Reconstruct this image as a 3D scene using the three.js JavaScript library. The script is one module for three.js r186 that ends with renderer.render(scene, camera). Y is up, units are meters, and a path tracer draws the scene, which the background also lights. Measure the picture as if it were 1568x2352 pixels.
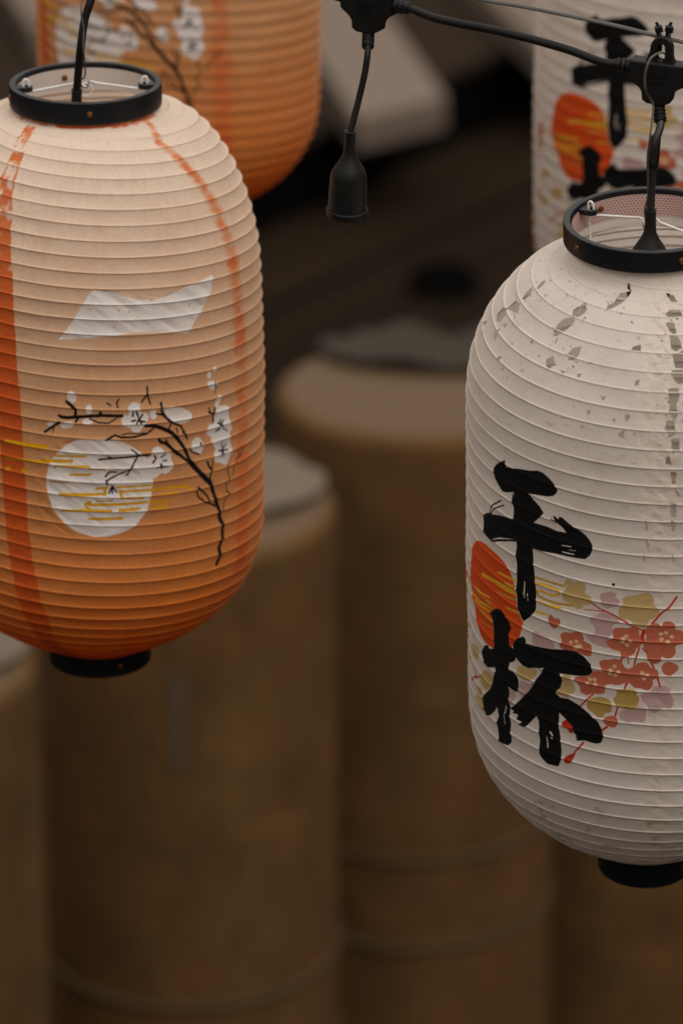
import * as THREE from 'three';
import { mergeGeometries } from 'three/addons/utils/BufferGeometryUtils.js';
import { RoundedBoxGeometry } from 'three/addons/geometries/RoundedBoxGeometry.js';
import { TextGeometry } from 'three/addons/geometries/TextGeometry.js';
import { FontLoader } from 'three/addons/loaders/FontLoader.js';

// ---------------------------------------------------------------- camera, sky, sun, exposure
const scene = new THREE.Scene();
const camera = new THREE.PerspectiveCamera(15, 682 / 1024, 0.1, 200);
const PITCH = THREE.MathUtils.degToRad(22.5);
camera.position.set(0, 3.7, 0);
camera.rotation.x = -PITCH;
camera.focus = 2.57;
camera.userData.fStop = 5.8;
scene.add(camera);

const renderer = new THREE.WebGLRenderer();
renderer.toneMapping = THREE.LinearToneMapping;
renderer.toneMappingExposure = 1.18;
renderer.shadowMap.enabled = true;

{ // overcast sky: brightest overhead, a third of that at the horizon
  const W = 64, H = 32, d = new Float32Array(W * H * 4);
  for (let j = 0; j < H; j++) {
    const el = ((j + 0.5) / H - 0.5) * Math.PI, s = Math.max(0, Math.sin(el));
    const L = 1.3 * (1 + 2 * s) / 3;
    for (let i = 0; i < W; i++) d.set([L, L * 0.94, L * 0.885, 1], (j * W + i) * 4);
  }
  const sky = new THREE.DataTexture(d, W, H, THREE.RGBAFormat, THREE.FloatType);
  sky.mapping = THREE.EquirectangularReflectionMapping;
  sky.magFilter = THREE.LinearFilter; sky.needsUpdate = true;
  scene.background = sky; scene.environment = sky;
}
const sun = new THREE.DirectionalLight(new THREE.Color(1, 0.93, 0.88), 1.15);
sun.position.set(1.4, 6, -0.4); sun.target.position.set(0, 2.5, -2.6);
sun.castShadow = true; sun.shadow.radius = 70; sun.shadow.mapSize.set(2048, 2048);
Object.assign(sun.shadow.camera, { left: -6, right: 6, top: 6, bottom: -6, near: 0.1, far: 40 });
scene.add(sun, sun.target);

// ---------------------------------------------------------------- helpers
const F = 8932, UPV = new THREE.Vector3(0, Math.cos(PITCH), -Math.sin(PITCH)), FW = new THREE.Vector3(0, -Math.sin(PITCH), -Math.cos(PITCH));
const V = (x, y, z) => new THREE.Vector3(x, y, z);
// a point of the photograph (1568 x 2352) at a depth along the view axis
const at = (x, y, d) => V((x - 784) / F * d, 0, 0).addScaledVector(UPV, -(y - 1176) / F * d).addScaledVector(FW, d).add(camera.position);
// the same, where the sight line meets the level y = h
const onLevel = (x, y, h) => at(x, y, (camera.position.y - h) / (Math.sin(PITCH) + (y - 1176) / F * Math.cos(PITCH)));
let seed = 7;
const rnd = () => { seed = (seed * 1664525 + 1013904223) >>> 0; return seed / 4294967296; };
const lat = new Map();
function vnoise(x, y, k = 0) { // smooth value noise 0..1
  const h = (a, b) => { let n = Math.imul(a, 374761393) ^ Math.imul(b, 668265263) ^ Math.imul(k + 1, 2246822519); n = Math.imul(n ^ (n >>> 13), 1274126177); return ((n ^ (n >>> 16)) >>> 0) / 4294967296; };
  const ix = Math.floor(x), iy = Math.floor(y), f = (t) => t * t * (3 - 2 * t), u = f(x - ix), v = f(y - iy);
  return (h(ix, iy) * (1 - u) + h(ix + 1, iy) * u) * (1 - v) + (h(ix, iy + 1) * (1 - u) + h(ix + 1, iy + 1) * u) * v;
}
const fbm = (x, y, k = 0, n = 4) => { let s = 0, a = 0.5, t = 0; for (let i = 0; i < n; i++) { s += a * vnoise(x, y, k + i); t += a; x *= 2.03; y *= 2.03; a *= 0.5; } return s / t; };
const used = new Map();
function numbered(n) { const k = used.get(n) ?? 0; used.set(n, k + 1); return k ? n + '_' + String(k).padStart(3, '0') : n; }
const shadow = (m) => { m.castShadow = m.receiveShadow = true; return m; };
function tag(o, label, category, group, kind) {
  if (label) o.userData.label = label;
  if (category) o.userData.category = category;
  if (group) o.userData.group = group;
  if (kind) o.userData.kind = kind;
  return o;
}
function thing(name, pos, label, category, group) {
  const o = new THREE.Group(); o.name = numbered(name); o.position.copy(pos); scene.add(o);
  return tag(o, label, category, group);
}
function part(name, g, m, parent, world = false) {
  if (Array.isArray(g)) g = mergeGeometries(g.map((q) => { q = q.index ? q.toNonIndexed() : q; return q; }));
  if (world) { const p = V(0, 0, 0); for (let o = parent; o && o !== scene; o = o.parent) p.add(o.position); g.translate(-p.x, -p.y, -p.z); }
  const o = shadow(new THREE.Mesh(g, m)); o.name = name; parent.add(o);
  return o;
}
const tube = (pts, r, n = 40, k = 10, closed = false) => new THREE.TubeGeometry(new THREE.CatmullRomCurve3(pts, closed), n, r, k, closed);
const lathe = (pts, n = 64) => new THREE.LatheGeometry(pts.map(([r, y]) => new THREE.Vector2(r, y)), n);
function along(g, from, to) { // turns a lathe's y axis into the direction from -> to, its origin to from
  g.applyQuaternion(new THREE.Quaternion().setFromUnitVectors(V(0, 1, 0), to.clone().sub(from).normalize()));
  return g.translate(from.x, from.y, from.z);
}
const std = (c, roughness = 0.6, o = {}) => new THREE.MeshStandardMaterial({ color: new THREE.Color(...c), roughness, ...o });
function dataTex(W, H, f, srgb = false) {
  const d = new Uint8Array(W * H * 4);
  for (let j = 0; j < H; j++) for (let i = 0; i < W; i++) { const c = f(i / W, j / H); d.set([c[0], c[1], c[2], c[3] ?? 255].map((v) => Math.max(0, Math.min(255, Math.round(v)))), (j * W + i) * 4); }
  const t = new THREE.DataTexture(d, W, H); t.magFilter = THREE.LinearFilter; t.wrapS = t.wrapT = THREE.RepeatWrapping;
  if (srgb) t.colorSpace = THREE.SRGBColorSpace;
  t.needsUpdate = true; return t;
}
const toS = (v) => 255 * (v <= 0.0031308 ? 12.92 * v : 1.055 * Math.pow(v, 1 / 2.4) - 0.055);
const css = (c) => 'rgb(' + c.map((v) => Math.round(toS(v))).join(',') + ')';

// ---------------------------------------------------------------- materials
const dull = (c, roughness, specularIntensity, o = {}) => new THREE.MeshPhysicalMaterial({ color: new THREE.Color(...c), roughness, specularIntensity, ...o });
const blackPlastic = dull([0.007, 0.0075, 0.0085], 0.38, 0.55), rubber = dull([0.006, 0.0055, 0.005], 0.5, 0.4), moulded = dull([0.008, 0.0076, 0.007], 0.45, 0.35);
const whiteWire = std([0.62, 0.6, 0.56], 0.4), brass = std([0.2, 0.075, 0.016], 0.4, { metalness: 0.7 }), steel = std([0.1, 0.09, 0.08], 0.5);
const tieWireMat = std([0.08, 0.062, 0.046], 0.5), nylon = dull([0.006, 0.006, 0.006], 0.4, 0.5), ribMat = std([0.5, 0.46, 0.4], 0.6);

// ---------------------------------------------------------------- lantern paper: the painted sheets
const TW = 2048, PXMM = 2.65;
function sheet(arc, base, draw, grain, heavy = 1) { // base(th, mm, nx, ny) -> linear colour; draw gets the brushes; th in degrees, mm from the upper edge
  const H = Math.round(arc * PXMM), cv = document.createElement('canvas'); cv.width = TW; cv.height = H;
  const g = cv.getContext('2d'), im = g.createImageData(TW, H);
  for (let j = 0; j < H; j++) for (let i = 0; i < TW; i++) {
    const c = base((i / TW - 0.5) * 360, j / PXMM, i, j), o = (j * TW + i) * 4;
    im.data[o] = toS(c[0]); im.data[o + 1] = toS(c[1]); im.data[o + 2] = toS(c[2]); im.data[o + 3] = 255;
  }
  g.putImageData(im, 0, 0);
  const X = (t) => (t / 3600 + 0.5) * TW, Y = (v) => v / 10 * PXMM;
  const path = (a, smooth) => {
    const p = []; for (let i = 0; i < a.length; i += 2) p.push([X(a[i]), Y(a[i + 1])]);
    g.beginPath();
    if (!smooth) { p.forEach((q, i) => (i ? g.lineTo(...q) : g.moveTo(...q))); g.closePath(); return; }
    const n = p.length, q = (i) => p[(i + n) % n];
    g.moveTo(...p[0]);
    for (let i = 0; i < n; i++) { const [a, b, c, d] = [q(i - 1), q(i), q(i + 1), q(i + 2)]; g.bezierCurveTo(b[0] + (c[0] - a[0]) / 6, b[1] + (c[1] - a[1]) / 6, c[0] - (d[0] - b[0]) / 6, c[1] - (d[1] - b[1]) / 6, c[0], c[1]); }
    g.closePath();
  };
  const blot = (c, a) => { // a clipped shape with brush-streaked tone
    g.save(); g.fillStyle = css(c); g.fill(); g.clip();
    let x0 = 1e9, x1 = -1e9, y0 = 1e9, y1 = -1e9; for (let i = 0; i < a.length; i += 2) { x0 = Math.min(x0, X(a[i])); x1 = Math.max(x1, X(a[i])); y0 = Math.min(y0, Y(a[i + 1])); y1 = Math.max(y1, Y(a[i + 1])); }
    g.globalAlpha = 0.16;
    for (let k = 0; k < 26; k++) { const f = 0.75 + 0.5 * rnd(); g.strokeStyle = css(c.map((v) => Math.min(1, v * f))); g.lineWidth = 1.5 + rnd() * 4; const x = x0 + rnd() * (x1 - x0), y = y0 + rnd() * (y1 - y0), l = (x1 - x0) * 0.25; g.beginPath(); g.moveTo(x - l, y - 3); g.quadraticCurveTo(x, y + 4 * rnd(), x + l, y + 2); g.stroke(); }
    g.restore();
  };
  g.lineCap = g.lineJoin = 'round';
  draw({
    g, X, Y, H,
    P: (c, a) => { path(a, false); g.fillStyle = css(c); g.fill(); g.strokeStyle = css(c); g.lineWidth = 1; g.stroke(); },
    G: (c, a) => { path(a, true); blot(c, a); },
    S: (c, w, a) => {
      const p = []; for (let i = 0; i < a.length; i += 2) p.push([X(a[i]), Y(a[i + 1])]);
      g.strokeStyle = css(c);
      for (let i = 0; i + 1 < p.length; i++) { const n = Math.max(2, Math.ceil(Math.hypot(p[i + 1][0] - p[i][0], p[i + 1][1] - p[i][1]) / 4)); for (let k = 0; k < n; k++) { const q = (t) => [p[i][0] + (p[i + 1][0] - p[i][0]) * t, p[i][1] + (p[i + 1][1] - p[i][1]) * t]; g.lineWidth = w * heavy * PXMM * (0.86 + 0.28 * rnd()); g.beginPath(); g.moveTo(...q(k / n)); g.lineTo(...q((k + 1) / n)); g.stroke(); } }
    },
    D: (c, r, a) => { g.fillStyle = css(c); for (let i = 0; i < a.length; i += 2) { g.beginPath(); g.ellipse(X(a[i]), Y(a[i + 1]), r * PXMM, r * PXMM * 0.85, 0.4, 0, 7); g.fill(); } },
    H: (_, a) => { // a tear: a hole with a ragged rim
      g.save(); g.globalCompositeOperation = 'destination-out'; g.fillStyle = '#000'; { const n = a.length / 2; let cx = 0, cy = 0; for (let i = 0; i < a.length; i += 2) { cx += a[i] / n; cy += a[i + 1] / n; } a = a.map((v, i) => (i & 1 ? cy + (v - cy) * 1.12 : cx + (v - cx) * 1.12));
        if (n > 4) for (let k = 0; k < 5; k++) { const x = X(cx + (rnd() - 0.5) * 120), y = Y(cy + (rnd() - 0.5) * 110), w = 1.5 + rnd() * 5; g.beginPath(); g.moveTo(x - w, y + rnd()); g.lineTo(x, y - 1.4 * rnd()); g.lineTo(x + w, y + rnd()); g.lineTo(x + w * 0.2, y + 1 + 2.2 * rnd()); g.fill(); } }
      path(a, false); g.fill();
      for (let i = 0; i < a.length; i += 2) { const j = (i + 2) % a.length; for (let k = 0; k < 5; k++) { const t = rnd(), x = X(a[i] + (a[j] - a[i]) * t), y = Y(a[i + 1] + (a[j + 1] - a[i + 1]) * t); g.beginPath(); g.moveTo(x - 1, y - 2 * rnd()); g.lineTo(x + (rnd() - 0.5) * 9, y + (rnd() - 0.5) * 3); g.lineTo(x + 1, y + 2 * rnd()); g.fill(); } }
      g.globalCompositeOperation = 'source-over'; g.strokeStyle = css([0.6, 0.54, 0.48]); // a few fibres still span it
      for (let k = 0; k + 4 < a.length && a.length > 8; k += 4) { const m = a.length, e = (k + m / 2 + (m / 2 & 1)) % m; g.lineWidth = 0.5 + rnd() * 0.5; g.beginPath(); g.moveTo(X(a[k]), Y(a[k + 1])); g.quadraticCurveTo(X((a[k] + a[e]) / 2) + 3, Y((a[k + 1] + a[e + 1]) / 2), X(a[e]), Y(a[e + 1])); g.stroke(); }
      g.restore();
    },
  });
  const src = g.getImageData(0, 0, TW, H).data, d = new Uint8Array(TW * H * 4), edge = base(0, 60, 1, 1).map(toS);
  for (let j = 0; j < H; j++) for (let i = 0; i < TW; i++) {
    const s = (j * TW + i) * 4, o = ((H - 1 - j) * TW + i) * 4, a = src[s + 3], m = 1 - grain + 2 * grain * vnoise(i * 0.55, j * 0.9, 31);
    for (let c = 0; c < 3; c++) d[o + c] = a < 128 ? edge[c] : Math.min(255, src[s + c] * m);
    d[o + 3] = a;
  }
  const t = new THREE.DataTexture(d, TW, H); t.colorSpace = THREE.SRGBColorSpace; t.magFilter = THREE.LinearFilter; t.wrapS = THREE.RepeatWrapping; t.needsUpdate = true;
  return t;
}
const mixc = (a, b, t) => a.map((v, i) => v + (b[i] - v) * t);
function ramp(stops, x) { for (let i = 1; i < stops.length; i++) if (x < stops[i][0]) { const t = (x - stops[i - 1][0]) / (stops[i][0] - stops[i - 1][0]); return mixc(stops[i - 1][1], stops[i][1], Math.max(0, t)); } return stops.at(-1)[1]; }

const ORANGE_MM = 487.3, WHITE_MM = 531.8;
// dip-dyed orange paper: cream above, soaked deep orange at the foot
const DYE = [[0, [0.8, 0.68, 0.56]], [70, [0.78, 0.62, 0.49]], [140, [0.71, 0.49, 0.33]], [210, [0.63, 0.36, 0.185]], [290, [0.61, 0.265, 0.095]], [370, [0.68, 0.215, 0.042]], [415, [0.76, 0.17, 0.016]], [450, [0.81, 0.135, 0.007]], [490, [0.82, 0.11, 0.004]]];
const orangeMap = sheet(ORANGE_MM, (th, mm, i, j) => {
  const n = fbm(i / 60, j / 45, 3) - 0.5, c = ramp(DYE, mm + 46 * n), k = 1 + 0.1 * (fbm(i / 9, j / 30, 11) - 0.5);
  return c.map((v) => Math.min(0.86, v * k));
}, ({ g, X, Y, P, G, S, D }) => {
  const WH = [0.8, 0.77, 0.73], YE = [0.68, 0.34, 0.005], YD = [0.5, 0.26, 0.01], KB = [0.009, 0.007, 0.007], OR = [0.7, 0.25, 0.08], RED = [0.6, 0.095, 0.014];
  const BAND = (r, l, top) => { // the red dyed stripe: patchy near the top, solid below
    const e = [...l, -288, 2300, -292, 1600, ...top];
    for (let y = 8; y < 486; y += 1.5) {
      const at = (a) => { let b = null; for (let i = 0; i + 3 < a.length; i += 2) { const [y0, y1] = [a[i + 1], a[i + 3]], lo = Math.min(y0, y1), hi = Math.max(y0, y1); if (y * 10 >= lo && y * 10 <= hi && hi > lo) b = a[i] + (a[i + 2] - a[i]) * (y * 10 - y0) / (y1 - y0); } return b; };
      const b = at(r) ?? (y > 400 ? -147 + (y - 412) * 1.2 : -285), a = at(e) ?? (y > 400 ? -227 + (y - 424) * 1.2 : -340);
      for (let x = a; x < b; x += 2) {
        const solid = Math.min(1, Math.max(0.3, (y - 40) / 130)), n = fbm(x / 30 + 9, y / 7, 71), m = Math.min(1, Math.max(0, (n - 0.5 + 0.5 * solid) * 5));
        if (m <= 0) continue;
        g.globalAlpha = m * (0.55 + 0.35 * solid); g.fillStyle = css(RED); g.fillRect(X(x), Y(y * 10), 1.5, 4.3);
      }
    }
    g.globalAlpha = 1;
  };
  const STR = (a) => { for (let i = 0; i + 3 < a.length; i += 2) for (let k = 0; k < 26; k++) { const t = k / 26, x = a[i] + (a[i + 2] - a[i]) * t, y = a[i + 1] + (a[i + 3] - a[i + 1]) * t, n = fbm(i * 3 + t * 9, 5, 17); for (let q = 0; q < 3; q++) { g.globalAlpha = Math.max(0.04, (n - 0.25) * (y < 1300 ? 0.3 : 0.5)); g.fillStyle = css([0.66, 0.13, 0.03]); g.beginPath(); g.ellipse(X(x + (rnd() - 0.5) * (14 + Math.min(54, y / 40))), Y(y + (rnd() - 0.5) * 30), 7 + rnd() * 9, 3 + rnd() * 5, 0, 0, 7); g.fill(); } } g.globalAlpha = 1; };
  // dye that crept down from under the top ring, and a few scuffs
  for (let k = 0; k < 260; k++) { const th = -200 + rnd() * 900 - (rnd() < 0.3 ? 400 : 0); g.globalAlpha = 0.25; g.fillStyle = css([0.66, 0.12, 0.03]); g.beginPath(); g.ellipse(X(th), Y(50 + rnd() * (th > 250 ? 34 : 14)), 8 + rnd() * 10, 1.5 + rnd() * 3, 0, 0, 7); g.fill(); }
  for (const [x, y] of [[60, 150], [40, 205], [150, 260], [330, 250], [420, 330], [480, 300], [380, 470]]) { g.globalAlpha = 0.4; S([0.3, 0.22, 0.16], 0.7, [x, y, x + 8, y + 22]); }
  g.globalAlpha = 1;
  BAND([-382,56,-321,211,-291,335,-283,443,-280,555,-277,673,-261,807,-256,918,-242,1116,-228,1281,-223,1510,-219,1685,-216,1921,-207,2097,-203,2336,-200,2639,-196,2829,-196,2971,-194,3113,-187,3217,-183,3359,-171,3500,-164,3651,-151,3775,-146,3922,-147,4118],[-227,4239,-227,4016,-234,3884,-249,3682,-254,3528,-263,3423,-269,3282,-275,3142,-277,3000,-281,2860,-281,2711],[-353,600,-348,499,-359,369,-384,238,-451,95]);
  STR([560,105,443,316,496,527,550,736,574,925,600,1176,609,1483,621,1781,626,2103,621,2471,625,2777,625,3005,633,3319,631,3511,627,3587,622,3706]);
  P(WH,[48,1320,96,1336,152,1387,193,1418,246,1429,290,1425,364,1386,487,1352,477,1447,455,1511,415,1604,370,1716,317,1687,242,1654,160,1645,52,1661,-72,1681,-43,1610,-8,1496,27,1373]);
  G(WH,[74,2409,113,2427,147,2460,175,2506,204,2566,227,2659,229,2745,224,2830,216,2907,205,2976,185,3037,161,3084,129,3116,83,3139,37,3144,-8,3123,-39,3091,-70,3033,-92,2976,-109,2912,-119,2828,-124,2750,-121,2677,-111,2596,-96,2541,-76,2493,-53,2452,-22,2418,23,2404]);
  G(WH,[170,2156,188,2170,190,2206,193,2232,210,2243,219,2272,214,2303,206,2320,197,2349,185,2378,165,2373,157,2345,134,2315,127,2288,131,2243,152,2241,151,2183]);
  G(WH,[246,2505,261,2520,267,2542,292,2565,295,2619,301,2668,291,2703,275,2720,257,2713,232,2740,227,2659,204,2592,225,2566,228,2521]);
  G(WH,[-18,2080,-16,2107,-20,2129,-28,2138,-38,2130,-45,2109,-47,2082,-44,2059,-35,2050,-26,2058]);
  G(WH,[33,2187,31,2209,26,2222,20,2222,15,2208,13,2186,15,2164,21,2151,27,2151,32,2165]);
  G(WH,[35,2274,32,2285,23,2293,12,2292,4,2285,1,2273,4,2261,13,2253,24,2253,32,2261]);
  G(WH,[-25,2291,-29,2309,-40,2324,-54,2330,-66,2326,-71,2313,-68,2295,-57,2280,-43,2273,-31,2278]);
  G(WH,[-92,2298,-94,2308,-100,2315,-108,2316,-114,2311,-116,2301,-114,2291,-107,2284,-100,2283,-94,2288]);
  G(WH,[248,2265,245,2286,239,2298,231,2295,225,2280,223,2257,225,2236,232,2224,240,2227,246,2243]);
  S(YE,1.3,[-94,2535,8,2532]);
  S(YE,1.3,[-139,2595,-121,2581,-98,2574,-38,2572]);
  S(YE,1.1,[-95,2627,-87,2607,15,2608,24,2627]);
  S(YD,0.8,[21,2630,71,2637]);
  S(YE,1.3,[-45,2674,22,2674]);
  S(YD,0.9,[-112,2731,-51,2734]);
  S(YE,1.6,[41,2779,75,2776]);
  S(YE,1.6,[70,2775,68,2821,-80,2822]);
  S(YE,1.3,[109,2774,223,2786]);
  S(YE,1.4,[115,2808,223,2823]);
  S(YE,1.5,[118,2815,123,2859,195,2874]);
  S(YE,1.6,[18,2877,3,2897,11,2930,28,2944]);
  S(YE,1.6,[17,2900,100,2905,210,2911]);
  S(YE,1.6,[-73,2944,17,2940,85,2952]);
  S(YE,1.6,[115,2950,180,2952]);
  S(YE,1.5,[13,3007,124,3015]);
  S(YD,0.9,[40,2872,91,2874]);
  S(YE,2.3,[-263,2467,-188,2469,-116,2470]);
  S(YE,1.8,[-266,2592,-160,2592,-118,2577,-38,2571]);
  S(YE,2.0,[-261,2672,-254,2672]);
  S(YE,2.0,[-204,2670,-197,2671]);
  S(YE,1.7,[218,2823,270,2827,355,2851,364,2878]);
  S(YE,1.3,[256,2870,317,2877]);
  S(YE,1.6,[221,2914,280,2929,276,2965,224,2960]);
  G(WH,[275,2236,297,2222,318,2238,340,2256,376,2317,362,2362,339,2369,309,2345,281,2289]);
  G(WH,[376,2524,396,2498,416,2539,420,2601,407,2635,383,2618,370,2573]);
  G(WH,[494,2325,539,2350,546,2418,553,2491,561,2541,547,2562,553,2618,558,2697,542,2754,526,2788,491,2750,470,2729,468,2667,477,2635,455,2569,457,2540,438,2506,436,2468,447,2437,469,2436,470,2384,480,2346]);
  G(WH,[495,2237,505,2273,489,2330,476,2306]);
  G(WH,[443,2118,470,2119,492,2154,487,2181,464,2185,447,2150]);
  G(WH,[463,2075,461,2089,456,2095,449,2092,444,2079,442,2063,445,2049,450,2042,457,2046,462,2058]);
  G(WH,[485,2044,483,2055,479,2060,474,2057,470,2047,469,2034,471,2023,475,2018,480,2021,484,2031]);
  S(KB,1.8,[-65,2243,-48,2248,-14,2241,25,2236,65,2234,129,2246]);
  S(KB,1.8,[-74,2235,-65,2247]);
  S(KB,1.6,[-49,2130,-32,2161,-20,2186,-21,2231]);
  S(KB,1.3,[-11,2244,-20,2273]);
  S(KB,1.4,[-74,2283,-97,2321,-123,2361]);
  S(KB,0.6,[-94,2327,-96,2360]);
  S(KB,0.8,[25,2257,53,2284,86,2291,112,2259]);
  S(KB,1.9,[59,2211,62,2227]);
  S(KB,0.9,[81,2143,94,2164]);
  S(KB,0.9,[121,2121,114,2144,116,2180]);
  S(KB,1.0,[216,2050,215,2110,197,2159]);
  S(KB,0.9,[216,2111,226,2184]);
  S(KB,2.1,[206,2336,236,2345,266,2379,297,2417,318,2472]);
  S(KB,1.1,[75,2416,105,2384,125,2403,165,2409,211,2396,233,2367]);
  S(KB,0.6,[128,2385,148,2379,185,2388,211,2392]);
  S(KB,1.5,[251,2448,256,2472,277,2494,292,2533,317,2589]);
  S(KB,1.3,[277,2468,280,2495]);
  S(KB,1.0,[264,2184,263,2229,267,2275,288,2329,319,2368]);
  S(KB,1.1,[246,2261,264,2274]);
  S(KB,0.9,[297,2346,287,2394]);
  S(KB,1.1,[50,2560,95,2555,140,2556,180,2553,219,2558]);
  S(KB,0.8,[158,2501,183,2547]);
  S(KB,1.0,[178,2559,160,2626,142,2688]);
  S(KB,0.9,[156,2645,110,2682,73,2723,77,2750]);
  S(KB,1.0,[71,2690,85,2655,105,2661]);
  S(KB,0.6,[78,2536,97,2555]);
  S(KB,0.9,[92,2765,81,2816]);
  S(KB,0.9,[92,2765,92,2817]);
  S(KB,0.9,[92,2765,106,2813]);
  S(KB,1.0,[167,2225,165,2257]);
  S(KB,1.0,[177,2221,184,2268]);
  S(KB,1.0,[198,2253,185,2288]);
  S(KB,1.0,[162,2292,173,2288]);
  S(KB,1.1,[177,2312,186,2282,192,2316]);
  S(KB,1.0,[189,2299,206,2307]);
  S(KB,1.0,[234,2566,241,2592,230,2621]);
  S(KB,0.9,[273,2571,259,2592]);
  S(KB,0.8,[278,2622,265,2620]);
  S(KB,0.9,[239,2663,257,2657,282,2667]);
  S(KB,1.3,[257,2640,259,2670]);
  S(KB,1.9,[222,2338,253,2359,284,2400,312,2456,330,2509,348,2577,363,2652]);
  S(KB,1.7,[252,2454,258,2475,283,2503,297,2539,329,2606,363,2675,403,2771,449,2882]);
  S(KB,3.0,[363,2667,403,2771,449,2882]);
  S(KB,2.6,[449,2882,463,2958,474,3027,491,3114,496,3178,510,3241,507,3339,490,3411,495,3484,481,3525]);
  S(KB,0.7,[316,2392,319,2438]);
  S(KB,1.1,[262,2187,264,2246,281,2304,302,2349,331,2384,345,2442,356,2492]);
  S(KB,0.7,[297,2347,287,2387]);
  S(KB,1.1,[342,2426,338,2439]);
  S(KB,1.0,[403,2636,375,2602,368,2580]);
  S(KB,1.4,[410,2554,410,2567]);
  S(KB,1.0,[451,2314,452,2352]);
  S(KB,1.3,[475,2328,466,2367,467,2427]);
  S(KB,1.0,[444,2339,461,2357]);
  S(KB,0.9,[502,2427,492,2510]);
  S(KB,0.9,[517,2444,478,2508]);
  S(KB,0.9,[488,2447,512,2485]);
  S(KB,0.6,[511,2500,537,2540]);
  S(KB,0.9,[509,2611,511,2665,531,2633]);
  S(KB,0.9,[491,2660,536,2682]);
  S(KB,0.9,[511,2665,496,2708]);
  S(KB,0.9,[511,2665,513,2719]);
  S(KB,1.3,[437,2708,445,2751,456,2788,447,2835,452,2891]);
  S(KB,0.9,[463,2709,456,2788]);
  S(KB,1.1,[394,2879,419,2931,436,2972,445,3023]);
  S(KB,1.0,[390,2907,398,2957,427,3012,454,3044,474,3072]);
  S(KB,0.7,[398,2882,388,2914]);
  S(KB,0.7,[629,2734,622,2775,587,2786,569,2834,564,2898]);
  S(KB,0.6,[599,2727,602,2767]);
  S(KB,0.7,[534,2794,534,2839,544,2900,526,2932,529,2995,542,3016,521,3051,508,3133]);
  S(KB,0.7,[476,2130,482,2178,477,2219]);
  S(KB,0.6,[492,2169,482,2185]);
  D(OR,.7,[35,1459,128,1479,162,1494,381,1518,112,1598,240,1433]);
}, 0.035, 1.2);

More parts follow.
